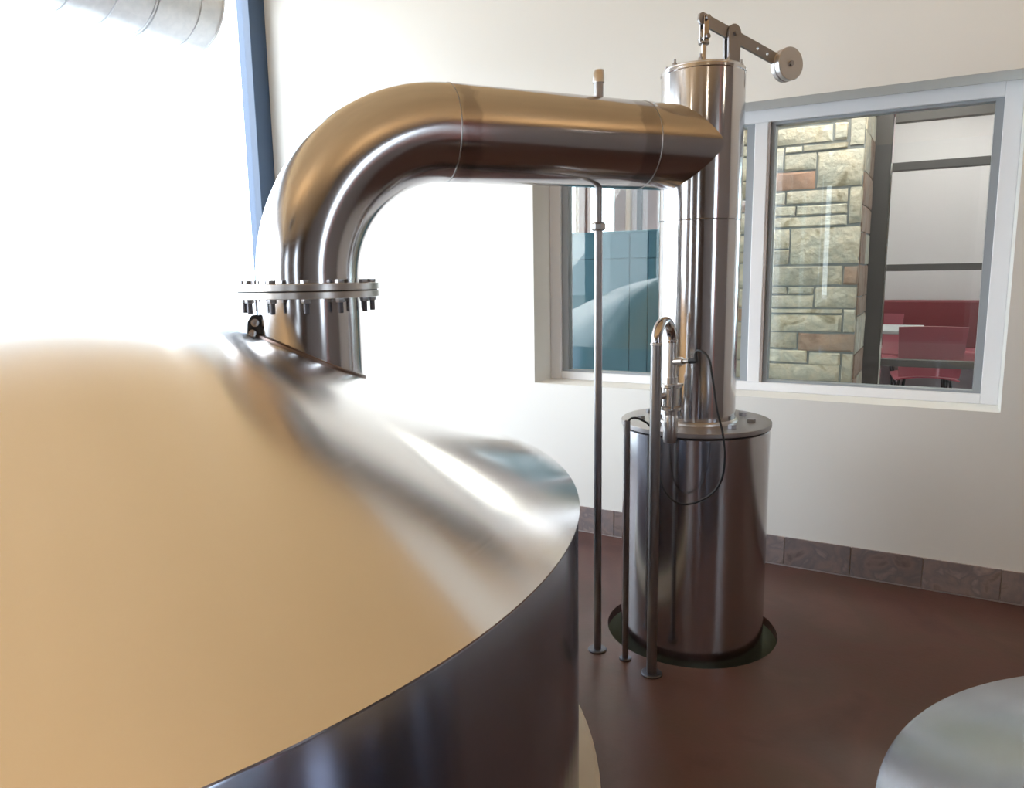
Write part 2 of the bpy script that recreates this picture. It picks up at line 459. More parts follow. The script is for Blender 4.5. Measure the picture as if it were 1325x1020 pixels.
simple_window('window_5', -2.6, -1.9, YF-.13, YF-.07, 1.0, 3.2, 'x')
simple_window('window_6', 0.6, 1.3, YF-.13, YF-.07, 1.0, 3.2, 'x')

# left wall: storefront glazing with posts, flare blue put into their colour
gl = bpy.data.objects.new('window_2', None); C.objects.link(gl); struct(gl)
posts = [(3.985, 4.13), (1.35, 1.47), (-1.3, -1.18), (-3.9, -3.78), (YF, YF+.12)]
for a, b in posts:
    box('post', XL-0.127, XL, a, b, 0.0, ZC, 'bluegrey', gl, 0.004)
edges = sorted([p for ab in posts for p in ab])[1:-1]
for a, b in zip(edges[0::2], edges[1::2]):
    box('bottom_rail', XL-0.11, XL-0.02, a, b, 0, 0.12, 'bluegrey', gl)
    box('top_rail', XL-0.11, XL-0.02, a, b, ZC-0.1, ZC, 'bluegrey', gl)
for a, b in ((YF+.12, -3.9), (-3.78, -1.3), (-1.18, 1.35), (1.47, 3.238), (3.242, 3.985)):
    box('pane', XL-0.068, XL-0.062, a, b, 0.12, ZC-0.1, 'clear', gl)
box('pane_joint', XL-0.069, XL-0.061, 3.238, 3.242, 0.12, ZC-0.1, 'white', gl)
struct(box('ground', -60, 60, -60, 60, -0.6, -0.5, 'ground'))

# baseboard of slate tiles
bb = struct(box('baseboard_back', XL, XR, YB-0.006, YB, 0.0, 0.165, 'grout'))
tl = 0.3317; x = -0.6726
while x-tl > XL: x -= tl
tile_me = None
while x+tl < XR:
    bm = bmesh.new(); box_bm(bm, 0.002, tl-0.002, -0.014, -0.004, 0.010, 0.166, 0.0015)
    if tile_me is None: tile_me = finish(bm, 'tile'); tile_me.materials.append(MAT['tile'])
    else: bm.free()
    o = bpy.data.objects.new('tile', tile_me); C.objects.link(o); o.parent = bb; o.location = (x, YB, 0)
    x += tl

# back-wall window: white frame, mullion, two panes
w1 = bpy.data.objects.new('window_1', None); C.objects.link(w1); struct(w1)
FY0, FY1 = YB+0.225, YB+0.315
XM0, XM1 = -0.955, -0.885
box('frame_jamb', WX0, WX0+0.075, FY0, FY1, WZ0, WZ1, 'white', w1, 0.004)
box('frame_jamb', WX1-0.075, WX1, FY0, FY1, WZ0, WZ1, 'white', w1, 0.004)
box('frame_head', WX0+0.075, WX1-0.075, FY0, FY1, WZ1-0.068, WZ1, 'white', w1, 0.004)
box('frame_sill', WX0+0.075, WX1-0.075, FY0, FY1, WZ0, WZ0+0.05, 'white', w1, 0.004)
box('mullion', XM0, XM1, FY0-0.006, FY1, WZ0+0.05, WZ1-0.068, 'white', w1, 0.004)
def sash(x0, x1, t, mat):
    z0, z1 = WZ0+0.05, WZ1-0.068
    y0, y1 = FY0+0.018, FY1-0.01
    box('sash_stile', x0, x0+t, y0, y1, z0, z1, mat, w1); box('sash_stile', x1-t, x1, y0, y1, z0, z1, mat, w1)
    box('sash_rail', x0+t, x1-t, y0, y1, z0, z0+0.012, mat, w1); box('sash_rail', x0+t, x1-t, y0, y1, z1-0.014, z1, mat, w1)
    box('pane', x0+t, x1-t, FY0+0.045, FY0+0.051, z0+0.012, z1-0.014, 'glass', w1)
sash(WX0+0.075, XM0, 0.045, 'sash')
sash(XM1, WX1-0.075, 0.035, 'sash')
box('mullion_cap', XM1+0.0, XM1+0.012, FY0-0.004, FY0+0.018, WZ0+0.05, WZ1-0.068, 'taupe', w1)

# ------------------------------------------------------------------ dining room beyond the window
DF = 0.35
struct(box('floor_dining', -4.9, 5.0, YB+0.34, 9.0, DF-0.06, DF, 'dinfloor'))
struct(box('ceiling_dining', -4.9, 5.0, YB+0.34, 9.2, 3.3, 3.4, 'mauve'))
wall_x('wall_dining_far', -4.9, 5.0, 9.0, 9.15, [(-4.75, -3.43, 1.3, 2.95), (1.2, 3.6, 0.6, 2.9)], 'mauve', DF, 3.3)
struct(box('wall_dining_left', -5.0, -4.9, YB+0.34, 9.15, DF, 3.3, 'mauve'))
struct(box('wall_dining_right', 5.0, 5.15, YB+0.34, 9.15, DF, 3.3, 'mauve'))
w3 = bpy.data.objects.new('window_3', None); C.objects.link(w3); struct(w3)
for a, b, m in ((-4.75, -4.62, 'wood'), (-4.12, -4.0, 'wood'), (-3.64, -3.49, 'wood'), (-3.49, -3.43, 'tan')):
    box('frame_post', a, b, 8.93, 9.05, 1.3, 2.95, m, w3, 0.008)
box('frame_bead', -4.185, -4.15, 8.96, 9.04, 1.3, 2.95, 'tan', w3)
box('frame_sill', -4.75, -3.43, 8.90, 9.06, 1.24, 1.3, 'wood', w3, 0.006)
for a, b in ((-4.62, -4.12), (-4.0, -3.64)):
    box('pane', a, b, 9.06, 9.066, 1.3, 2.95, 'clear', w3)
box('downpipe_casing', -3.345, -3.29, 8.94, 9.0, DF, 3.3, 'bronze', w3)
simple_window('window_7', 1.2, 3.6, 9.03, 9.09, 0.6, 2.9, 'x')
# teal partition between window and pillar
tp = thing('teal_partition', 'dark teal panelled partition behind the left window pane', 'partition', (-2.1, 5.62, DF))
xs = [-1.35, -0.62, -0.05, 0.10, 0.62]
for a, b in zip(xs, xs[1:]):
    box('panel', a+.003, b-.003, -0.02, 0.02, 0.02, 1.36, 'teal', tp, 0.003)
    box('upper_panel', a+.003, b-.003, -0.02, 0.02, 1.366, 1.555, 'teal', tp, 0.003)
box('cap_rail', -1.35, 0.62, -0.025, 0.025, 1.555, 1.575, 'teal', tp, 0.003)
box('backing', -1.35, 0.62, 0.02, 0.03, 0.0, 1.555, 'teal', tp)

# stone pillar
PX0, PX1, PY0, PY1 = -1.62, -0.472, 5.1, 5.72
sp = thing('stone_pillar', 'square pillar of rough tan sandstone blocks behind the window glass', 'pillar', (PX0, PY0, DF))
box('mortar_core', 0.008, PX1-PX0-0.006, 0.004, PY1-PY0, 0, 3.3-DF, 'mortar', sp)
def stone(x0, x1, z0, z1, mat, face='front', y0=0.0, y1=0.0):
    """one rough block: a bevelled box whose front vertices are pushed about"""
    bm = bmesh.new()
    n = 3 if (x1-x0) > 0.2 else 2
    g = 0.004
    x0 += g; x1 -= g; z0 += g; z1 -= g
    dep = 0.045
    F = []
    for k in range(4):
        row = []
        for i in range(n+2):
            u = (0, 0.04, *[0.04+0.92*(j+1)/(n-1) for j in range(n-2)], 0.96, 1)[i] if n > 2 else (0, 0.06, 0.94, 1)[i]
            v = (0, 0.1, 0.9, 1)[k]
            edge = (i in (0, n+1)) or (k in (0, 3))
            out = -random.uniform(0.0, 0.004) if edge else -random.uniform(0.004, 0.013)*(0.5 if face == 'side' else 1)
            jx = random.uniform(-.003, .003); jz = random.uniform(-.003, .003)
            row.append(bm.verts.new((x0+(x1-x0)*u+jx, out, z0+(z1-z0)*v+jz)))
        F.append(row)
    for k in range(3):
        for i in range(n+1):
            bm.faces.new((F[k][i], F[k][i+1], F[k+1][i+1], F[k+1][i]))
    rim = F[0] + [F[k][-1] for k in (1, 2)] + F[3][::-1] + [F[k][0] for k in (2, 1)]
    back = [bm.verts.new((v.co.x, dep, v.co.z)) for v in rim]
    for i in range(len(rim)):
        j = (i+1) % len(rim)
        bm.faces.new((rim[j], rim[i], back[i], back[j]))
    bm.faces.new(back)
    if face == 'side':
        for v in bm.verts:
            v.co = Vector((PX1-PX0-v.co.y, v.co.x, v.co.z))
    me = finish(bm, 'stone', 28)
    return link('stone', me, mat, sp)
STONES = [(-0.986, -0.573, 2.49, 2.6, 0), (-0.56, -0.472, 2.339, 2.55, 0), (-0.982, -0.653, 2.372, 2.478, 0), (-0.649, -0.57, 2.376, 2.482, 0),
 (-0.981, -0.936, 2.222, 2.362, 0), (-0.932, -0.830, 2.324, 2.364, 0), (-0.826, -0.565, 2.326, 2.366, 0), (-0.932, -0.742, 2.216, 2.318, 0),
 (-0.736, -0.472, 2.104, 2.32, 0), (-0.983, -0.741, 2.096, 2.212, 1), (-0.983, -0.917, 2.008, 2.09, 0), (-0.912, -0.550, 2.008, 2.092, 0),
 (-0.544, -0.472, 1.876, 2.098, 0), (-0.98, -0.852, 1.94, 2.002, 0), (-0.848, -0.55, 1.94, 2.002, 0), (-0.98, -0.55, 1.868, 1.934, 0),
 (-0.983, -0.88, 1.738, 1.86, 0), (-0.983, -0.88, 1.636, 1.734, 0), (-0.874, -0.472, 1.636, 1.862, 0), (-0.98, -0.562, 1.504, 1.63, 0),
 (-0.558, -0.472, 1.504, 1.626, 2), (-0.981, -0.884, 1.45, 1.498, 0), (-0.88, -0.722, 1.45, 1.498, 0), (-0.716, -0.472, 1.362, 1.496, 0),
 (-0.981, -0.722, 1.362, 1.446, 0), (-0.981, -0.548, 1.328, 1.359, 0), (-0.981, -0.55, 1.21, 1.324, 0), (-0.544, -0.472, 1.21, 1.358, 0),
 (-0.981, -0.81, 1.099, 1.206, 0), (-0.805, -0.472, 1.086, 1.205, 2), (-0.981, -0.743, 1.010, 1.095, 0), (-0.738, -0.546, 0.998, 1.082, 0),
 (-0.542, -0.472, 0.895, 1.082, 0), (-0.981, -0.547, 0.895, 1.005, 0), (-0.98, -0.75, 0.76, 0.889, 0), (-0.744, -0.472, 0.76, 0.889, 0),
 (-0.98, -0.472, 0.56, 0.754, 0), (-0.98, -0.472, 0.352, 0.554, 1)]
SM = ['stone', 'stone_red', 'stone_brown']
for a, b, z0, z1, k in STONES:
    stone(a-PX0, b-PX0, z0-DF, z1-DF, SM[k])
# blocks of the same courses left of the mullion
z = DF
hs = [0.2, 0.2, 0.14, 0.12, 0.15, 0.11, 0.09, 0.13, 0.16, 0.075, 0.11, 0.14, 0.08, 0.12, 0.15, 0.07, 0.13, 0.10, 0.14]
for k, h in enumerate(hs):
    m = SM[0 if k % 6 else 2]
    cut = random.choice([-1.13, -1.19, -1.25, -1.35])
    stone(0.0, cut-PX0, z-DF, z+h-DF, m)
    stone(cut-PX0, -0.987-PX0, z-DF, z+h-DF, SM[0])
    z += h
    if z > 2.6: break
z = DF
while z < 2.85:  # side courses mostly brown: the pillar's shaded side put into their colour
    h = random.choice([0.12, 0.16, 0.2, 0.24])
    cut = random.choice([0.25, 0.35, 0.42])
    stone(0.05, cut, z-DF, z+h-DF, SM[2 if random.random() < .7 else 0], 'side')
    stone(cut, PY1-PY0, z-DF, z+h-DF, SM[2 if random.random() < .7 else 0], 'side')
    z += h
# dark framed screen with transoms, right of the pillar
w9 = bpy.data.objects.new('window_8', None); C.objects.link(w9); struct(w9)
SY0, SY1 = 5.80, 5.87
box('frame_post', -0.52, -0.372, SY0, SY1, DF, 3.3, 'bronze', w9, 0.004)
box('frame_post', 0.62, 0.70, SY0, SY1, DF, 3.3, 'bronze', w9, 0.004)
box('post_bead', -0.372, -0.362, SY0-0.012, SY1, DF, 2.3, 'bright', w9)
for z0, z1 in ((2.56, 2.63), (2.248, 2.302), (1.584, 1.63), (0.93, 0.98)):
    box('transom', -0.362, 0.62, SY0, SY1, z0, z1, 'bronze', w9, 0.003)
for z0, z1 in ((2.302, 2.56), (1.63, 2.248), (0.98, 1.584)):
    box('pane', -0.362, 0.62, SY0+.03, SY0+.036, z0, z1, 'glass', w9)
struct(box('trim_1', -0.52, 1.2, 6.3, 6.5, 2.72, 3.3, 'maroon'))
# low maroon booth back against the far wall
booth = thing('booth_bench', 'long maroon booth bench against the pale far wall', 'bench', (0.2, 8.45, DF))
box('bench_back', -1.2, 0.9, 0.30, 0.42, 0.38, 0.93, 'maroon', booth, 0.02)
box('bench_seat', -1.2, 0.9, -0.1, 0.30, 0.34, 0.46, 'red', booth, 0.03)
for lx in (-1.1, -0.15, 0.8):
    box('bench_leg', lx-.03, lx+.03, -0.05, 0.36, 0.0, 0.38, 'black', booth, 0.004)

def dining_table(label, x, y):
    t = thing('dining_table', label, 'table', (x, y, DF), 0.0, 'dining tables')
    box('table_top', -0.36, 0.36, -0.36, 0.36, 0.735, 0.765, 'table', t, 0.008)
    lathe('pedestal', [(0, 0.02), (0.04, 0.02), (0.035, 0.70), (0.12, 0.735), (0, 0.735)], 'black', t, 20)
    lathe('pedestal_base', [(0, 0), (0.24, 0), (0.24, 0.012), (0.06, 0.035), (0, 0.035)], 'black', t, 28)
    return t
dining_table('white square table with black pedestal behind the dark frame', -0.50, 7.05)
dining_table('white square table beyond the right edge of the window', 0.62, 7.1)
def dining_chair(label, x, y, rz):
    t = thing('dining_chair', label, 'chair', (x, y, DF), rz, 'red dining chairs')
    # one-piece seat and back shells
    def sheet(name, path, w0, w1, th):
        bm = bmesh.new(); top = []; bot = []
        n = len(path)
        for k, (yy, zz) in enumerate(path):
            w = w0+(w1-w0)*k/(n-1)
            a = path[max(k-1, 0)]; b = path[min(k+1, n-1)]
            tx, tz = b[0]-a[0], b[1]-a[1]; L = math.hypot(tx, tz); nx, nz = -tz/L, tx/L
            r1 = []; r2 = []
            for i in range(7):
                u = -1+2*i/6
                dip = 0.025*u*u
                r1.append(bm.verts.new((u*w, yy+nx*dip, zz+nz*dip)))
                r2.append(bm.verts.new((u*w, yy+nx*(dip-th), zz+nz*(dip-th))))
            top.append(r1); bot.append(r2)
        for G in (top, bot):
            for k in range(n-1):
                for i in range(6): bm.faces.new((G[k][i], G[k][i+1], G[k+1][i+1], G[k+1][i]))
        rim = lambda G: G[0]+[G[k][-1] for k in range(1, n-1)]+G[-1][::-1]+[G[k][0] for k in range(n-2, 0, -1)]
        a, b = rim(top), rim(bot)
        for i in range(len(a)):
            j = (i+1) % len(a)
            bm.faces.new((a[i], a[j], b[j], b[i]))
        return link(name, finish(bm, name, 50), 'red', t)
    sheet('seat', [(0.21, 0.45), (0.1, 0.44), (-0.05, 0.43), (-0.17, 0.44)], 0.22, 0.21, 0.012)
    sheet('backrest', [(-0.18, 0.455), (-0.215, 0.55), (-0.235, 0.68), (-0.26, 0.83)], 0.20, 0.225, 0.012)
    for sx in (-1, 1):
        for sy in (-1, 1):
            tube('leg', [(sx*0.15, sy*0.13-.01, 0.43), (sx*0.21, sy*0.21, 0.0)], 0.011, 'black', t, 10)
    return t
dining_chair('red shell chair with its back to the window, right of the white table', -0.10, 6.52, 0.15)
dining_chair('red shell chair half hidden behind the dark frame post', -0.55, 7.75, PI)
dining_chair('red shell chair farthest right beside the second white table', 0.62, 6.45, -0.1)
dining_chair('red shell chair pulled up to the far side of the second table', 0.60, 7.75, PI+.1)
for k, (px, py) in enumerate(((-2.6, 6.7), (-0.35, 4.74), (0.0, 8.0))):  # added lamps that brighten the stone pillar and the far wall
    t = thing('dining_fill_lamp', ['added flat fill lamp over the teal partition', 'added flat fill lamp just inside the window', 'added flat fill lamp near the booth bench'][k], 'lamp', (px, py, 3.3), 0, 'added dining room fill lamps')
    box('housing', -0.5, 0.5, -0.2, 0.2, -0.05, 0.0, 'white', t, 0.004)
    box('diffuser', -0.47, 0.47, -0.17, 0.17, -0.06, -0.05, 'dining_fill', t)

# ------------------------------------------------------------------ brew kettle
kp = lathe('round_plinth', [(0, 0), (1.75, 0), (1.75, 0.085), (1.735, 0.1), (0, 0.1)], 'plinth', None, 128, (KX, KY, 0))
tag(kp, 'cream painted round plinth under the large kettle', 'plinth')
kt = thing('brew_kettle', 'large brushed steel kettle with cone top filling the left foreground', 'kettle', (KX, KY, 0.1))
def cone_z(r):
    q = r/KR
    return KZ+(KA-KZ)*(1-(KD/2+q*q/(2*KD) if q < KD else q))
SEG = 192
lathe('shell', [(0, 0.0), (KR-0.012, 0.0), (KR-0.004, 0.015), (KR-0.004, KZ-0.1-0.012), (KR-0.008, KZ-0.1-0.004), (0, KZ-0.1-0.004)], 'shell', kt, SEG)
n = 40
prof = [(KR*(i/n), cone_z(KR*(i/n))-0.1) for i in range(n+1)]
prof += [(KR, KZ-0.1-0.004), (KR-0.02, KZ-0.1-0.006)]
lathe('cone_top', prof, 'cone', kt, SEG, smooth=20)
# nozzle on the cone, cut to the slope
zf = 1.559                                         # gasket height
bm = bmesh.new()
rows = []
ns = 72
for lev in range(2):
    row = []
    for i in range(ns):
        a = 2*PI*i/ns; px, py = NX+PR*math.cos(a), NY+PR*math.sin(a)
        z = zf-0.024 if lev == 0 else cone_z(math.hypot(px-KX, py-KY))-0.01
        row.append(bm.verts.new((px-KX, py-KY, z-0.1)))
    rows.append(row)
for i in range(ns):
    j = (i+1) % ns
    bm.faces.new((rows[0][i], rows[0][j], rows[1][j], rows[1][i]))
noz = link('nozzle', finish(bm, 'nozzle', 40), 'pipe', kt)
ring = []
for i in range(ns+1):
    a = 2*PI*i/ns; px, py = NX+(PR+.003)*math.cos(a), NY+(PR+.003)*math.sin(a)
    ring.append((px-KX, py-KY, cone_z(math.hypot(px-KX, py-KY))-0.098))
tube('weld_bead', ring, 0.007, 'weld', noz, 8, caps=False)
lathe('lower_flange', disc_prof(0.2325, -0.023, -0.002, 0.0015, PR-0.01), 'plate', noz, 96, (NX-KX, NY-KY, zf-0.1))
lathe('gasket', disc_prof(0.228, -0.002, 0.002, 0.0, PR-0.01), 'rubber', noz, 96, (NX-KX, NY-KY, zf-0.1))
# small black bracket with two bolts beside the nozzle
br = bpy.data.objects.new('bracket', None); C.objects.link(br); br.parent = kt
bx, by = -1.966, 1.724
bz = cone_z(math.hypot(bx-KX, by-KY))-0.1
br.location = (bx-KX, by-KY, bz); br.rotation_euler = (0, 0, 0.75)
prism('bracket_plate', [(-0.028, -0.02), (0.026, -0.02), (0.022, 0.055), (0.010, 0.068), (-0.008, 0.066), (-0.022, 0.045)], -0.012, 0.012, 'rubber', br, 0.002)
for px, pz, r in ((-0.008, 0.008, 0.012), (0.002, 0.042, 0.013)):
    o = lathe('bolt_head', [(0, 0), (r, 0), (r, 0.006), (r*.5, 0.008), (0, 0.006)], 'bolt', br, 14, (px, -0.012, pz)); o.rotation_euler = (PI/2, 0, 0)

# ------------------------------------------------------------------ vapour pipe from kettle to condenser
vp = thing('vapor_pipe', 'wide steel pipe bending from kettle flange across to tall column', 'pipe', (NX, NY, zf+0.002), PANG)
z0 = zf+0.002
BR = ZP-(zf+0.035)                                 # bend radius of the elbow
bm = bmesh.new()
path = [(0, 0, 0.004)]
for i in range(37):
    a = PI/2*i/36
    path.append((BR*(1-math.cos(a)), 0, 0.033+BR*math.sin(a)))
tube_bm(bm, path, PR, 72, False)
elbow = link('elbow', finish(bm, 'elbow', 40), 'pipe', vp)
tube('straight_pipe', [(BR, 0, ZP-z0), (BR+.05, 0, ZP-z0), (PL-.35, 0, ZP-z0), (PL-.02, 0, ZP-z0)], PR, 'pipe_tinted', vp, 72, caps=False)
for s in (BR+0.0, PL-0.31):
    o = lathe('weld_seam', [(PR-.002, -0.004), (PR+.0012, -0.002), (PR+.0012, 0.002), (PR-.002, 0.004)], 'dull', vp, 72, (s, 0, ZP-z0)); o.rotation_euler = (0, PI/2, 0)
lathe('upper_flange', disc_prof(0.2325, 0.0, 0.022, 0.0015, PR-0.01), 'plate', vp, 96)
# twelve flange bolts, each with nut and stud end
bolt_me = None
for k in range(12):
    a = math.radians(-48)+k*PI/6-PANG
    px, py = 0.208*math.cos(a), 0.208*math.sin(a)
    if bolt_me is None:
        bm = bmesh.new(); hex_prof(bm, 0.0145, 0.022, 0.034); lathe_bm(bm, [(0, -0.026), (0.0078, -0.026), (0.0078, 0.022), (0, 0.022)], 14)
        bolt_me = finish(bm, 'flange_bolt', 30); bolt_me.materials.append(MAT['bolt'])
        bm = bmesh.new(); hex_prof(bm, 0.0145, -0.038, -0.025); nut_me = finish(bm, 'nut', 30); nut_me.materials.append(MAT['bolt'])
        bm = bmesh.new(); lathe_bm(bm, [(0, -0.072), (0.007, -0.072), (0.0085, -0.070), (0.0085, -0.038), (0, -0.038)], 14); stud_me = finish(bm, 'stud_end', 30); stud_me.materials.append(MAT['thread'])
    o = bpy.data.objects.new('flange_bolt', bolt_me); C.objects.link(o); o.parent = vp; o.location = (px, py, 0)
    for nm_, me_ in (('nut', nut_me), ('stud_end', stud_me)):
        q = bpy.data.objects.new(nm_, me_); C.objects.link(q); q.parent = o
# short capped stub standing on the pipe
P1 = Vector((-1.2009, 2.7857, 0))
s1 = (P1-Vector((NX, NY, 0))).dot(PD)
stub = lathe('vent_stub', [(0, 0.12), (0.0185, 0.12), (0.0185, 0.225), (0, 0.225)], 'dull', vp, 24, (s1, 0, ZP-z0))
lathe('threaded_cap', [(0, 0.222), (0.0225, 0.222), (0.0225, 0.255), (0.0205, 0.258), (0.0205, 0.268), (0.012, 0.27), (0, 0.268)], 'plate', stub, 20)

# ------------------------------------------------------------------ condenser: tank, lid, column
cd = thing('condenser', 'upright steel condenser tank carrying a tall round column', 'condenser', (TX, TY, -0.3))
Z = lambda z: z+0.3
tR = 0.3127
lathe('tank_body', [(0, Z(-0.3)), (tR, Z(-0.3)), (tR, Z(0.936)), (tR-.004, Z(0.94)), (0, Z(0.94))], 'tank', cd, 96)
lathe('lid_gasket', disc_prof(tR-.002, Z(0.940), Z(0.946)), 'rubber', cd, 96)
lid = lathe('lid', disc_prof(0.3187, Z(0.946), Z(0.966), 0.002), 'lidplate', cd, 96)
cR = 0.167
lathe('lower_column', [(cR-.004, Z(0.966)), (cR, Z(0.97)), (cR, Z(1.806)), (cR-.003, Z(1.809))], 'column', cd, 96)
lathe('upper_column', [(cR-.003, Z(1.809)), (cR+.0012, Z(1.812)), (cR+.0012, Z(2.385)), (cR+.004, Z(2.388)), (cR+.004, Z(2.398)), (cR, Z(2.402))], 'column', cd, 96)
lathe('column_foot', [(cR-.002, Z(0.966)), (cR+.012, Z(0.966)), (cR+.010, Z(0.974)), (cR+.001, Z(0.98))], 'plate', lid, 96)
cap = lathe('column_cap', [(0, Z(2.400)), (cR-.003, Z(2.400)), (cR-.003, Z(2.407)), (cR-.006, Z(2.41)), (0, Z(2.41))], 'plate', cd, 72)
bm = bmesh.new(); hex_prof(bm, 0.018, 0, 0.016); lb_me = finish(bm, 'lid_bolt', 30); lb_me.materials.append(MAT['bolt'])
for k in range(9):
    a = math.radians(5+k*40)
    if k == 7: continue                            # the gooseneck leg stands there
    o = bpy.data.objects.new('lid_bolt', lb_me); C.objects.link(o); o.parent = cd
    o.location = (0.235*math.cos(a), 0.235*math.sin(a), Z(0.966)); o.rotation_euler = (0, 0, k*.6)
bm = bmesh.new(); hex_prof(bm, 0.010, 0, 0.012); lathe_bm(bm, [(0, 0.012), (0.0055, 0.012), (0.0055, 0.026), (0, 0.026)], 10); cb_me = finish(bm, 'cap_bolt', 30); cb_me.materials.append(MAT['dull'])
for k in range(8):
    a = math.radians(12+k*45)
    o = bpy.data.objects.new('cap_bolt', cb_me); C.objects.link(o); o.parent = cd
    o.location = (0.147*math.cos(a), 0.147*math.sin(a), Z(2.41))

# lever-and-counterweight valve on top of the column (local x runs along the lever)
rv = thing('relief_valve', 'lever arm valve with round counterweight on top of the tall column', 'valve', (TX, TY, 2.41), PANG)
rod = lathe('valve_rod', [(0, 0.0), (0.011, 0.0), (0.011, 0.10), (0, 0.10)], 'bright', rv, 18)
lathe('lock_nut', [(0, 0.098), (0.019, 0.098), (0.022, 0.101), (0.022, 0.107), (0.019, 0.11), (0, 0.11)], 'bolt', rod, 20)
clev = box('clevis', -0.012, 0.012, -0.016, -0.010, 0.108, 0.205, 'bright', rv, 0.001)
box('clevis_plate', -0.012, 0.012, 0.010, 0.016, 0.108, 0.205, 'bright', clev, 0.001)
for px, pz in ((0.0, 0.196), (0.0, 0.125)):
    o = lathe('clevis_pin', [(0, -0.03), (0.007, -0.03), (0.007, 0.022), (0.010, 0.022), (0.010, 0.030), (0, 0.030)], 'bolt', rv, 14, (px, 0, pz)); o.rotation_euler = (PI/2, 0, 0)
sl = -0.300
def lz(s): return 0.192+sl*s                        # lever centre line
w = 0.025
def bar_with_holes(name, outline, holes, r, y0, y1, mat, parent):
    """flat bar outline in local XZ with drilled round holes, extruded along local Y"""
    bm = bmesh.new()
    loops = [outline]+[[(hx+r*math.cos(2*PI*i/14), hz+r*math.sin(2*PI*i/14)) for i in range(14)] for hx, hz in holes]
    es = []
    for lp in loops:
        vs = [bm.verts.new((x, y0, z)) for x, z in lp]
        es += [bm.edges.new((vs[i], vs[(i+1) % len(vs)])) for i in range(len(vs))]
    bmesh.ops.triangle_fill(bm, edges=es, use_beauty=True)
    g = bmesh.ops.extrude_face_region(bm, geom=bm.faces[:])
    for v in [e for e in g['geom'] if isinstance(e, bmesh.types.BMVert)]: v.co.y = y1
    return link(name, finish(bm, name, 30), mat, parent)
bar_with_holes('lever_arm', [(-0.03, lz(-0.03)-0.012), (-0.024, lz(-.024)-w*.9), (0.40, lz(0.40)-w), (0.40, lz(0.40)+w), (-0.012, lz(-.012)+w), (-0.028, lz(-.028)+0.012)],
               [(0.274, lz(0.274)), (0.327, lz(0.327))], 0.0072, -0.006, 0.006, 'dull', rv)
fp = []
for i in range(13):
    a = PI*i/12
    fp.append((0.143+0.032*math.cos(a), 0.158+0.032*math.sin(a)))
for y0, y1 in ((-0.018, -0.008), (0.008, 0.018)):
    prism('fulcrum_post', [(0.115, 0.0), (0.171, 0.0)]+fp, y0, y1, 'dull', rv, 0.001)
o = lathe('fulcrum_pin', [(0, -0.03), (0.009, -0.03), (0.009, 0.03), (0, 0.03)], 'bolt', rv, 14, (0.143, 0, 0.152)); o.rotation_euler = (PI/2, 0, 0)
wt = lathe('counterweight', [(0, -0.012), (0.066, -0.012), (0.068, -0.010), (0.068, 0.008), (0.064, 0.010), (0.064, 0.014), (0.068, 0.016), (0.068, 0.036), (0.066, 0.038), (0, 0.038)], 'plate', rv, 48, (0.430, 0, lz(0.430)-0.005))
wt.rotation_euler = (PI/2, 0, 0)
o = lathe('weight_pin', [(0, 0.036), (0.012, 0.036), (0.010, 0.046), (0, 0.046)], 'dull', wt, 12)

# ------------------------------------------------------------------ pipes standing on the floor
def floor_disc(parent, r, h=0.008):
    return lathe('floor_flange', [(0, 0), (r, 0), (r, h*.6), (r*.9, h), (0, h)], 'thread', parent, 28)
def union(parent, z, r, h):
    u = bpy.data.objects.new('union_coupling', None)
    bm = bmesh.new(); lathe_bm(bm, [(0, z), (r*.8, z), (r, z+h*.2), (r, z+h*.8), (r*.8, z+h), (0, z+h)], 8)
    return link('union_coupling', finish(bm, 'union_coupling', 30), 'plate', parent)
a = thing('support_pipe', 'thin steel pipe rising from the floor to the underside of wide pipe', 'pipe', (P1.x, P1.y, 0))
lathe('riser', [(0, 0), (0.0165, 0), (0.0165, 1.765), (0, 1.765)], 'dull', a, 24)
lathe('upper_riser', [(0, 1.765), (0.0150, 1.765), (0.0150, ZP-PR+0.01), (0, ZP-PR+0.01)], 'dull', a, 24)
union(a, 1.766, 0.030, 0.032); floor_disc(a, 0.040)
b = thing('conduit_post', 'short slim steel conduit post at the left of condenser tank', 'post', (-1.0668, 2.768, 0))
lathe('post', [(0.009, 1.017), (0.0125, 1.02), (0.0125, 0), (0, 0)], 'dull', b, 20)
floor_disc(b, 0.026)
g = thing('gooseneck_pipe', 'steel gooseneck pipe with ball valve feeding the condenser tank', 'pipe', (-0.9307, 2.7079, 0))
gx, gy, gr, gz = 0.007, 0.164, 0.0205, 1.335
lathe('riser', [(0, 0), (gr, 0), (gr, gz), (0, gz)], 'dull', g, 24)
lathe('joint_ring', [(gr, gz-.006), (gr+.0025, gz-.004), (gr+.0025, gz+.002), (gr, gz+.004)], 'plate', g, 24)
bpts = [(0, 0, gz)]
for i in range(19):
    t = PI*i/18
    bpts.append((gx*(1-math.cos(t))/2, gy*(1-math.cos(t))/2, gz+.004+gy/2*math.sin(t)*.92))
tube('return_bend', bpts, gr, 'pipe', g, 24)
lathe('down_leg', [(0, 1.19), (gr+.001, 1.19), (gr+.001, 1.338), (0, 1.338)], 'plate', g, 24, (gx, gy, 0))
lathe('joint_ring', [(gr, 1.326), (gr+.0035, 1.328), (gr+.0035, 1.334), (gr, 1.336)], 'bright', g, 24, (gx, gy, 0))
bv = lathe('ball_valve', [(0, 1.19), (0.026, 1.19), (0.026, 1.165), (0.041, 1.162), (0.041, 1.150), (0.030, 1.145), (0.030, 1.075), (0.041, 1.070), (0.041, 1.058), (0.027, 1.055), (0.027, 1.035), (0, 1.035)], 'plate', g, 28, (gx, gy, 0))
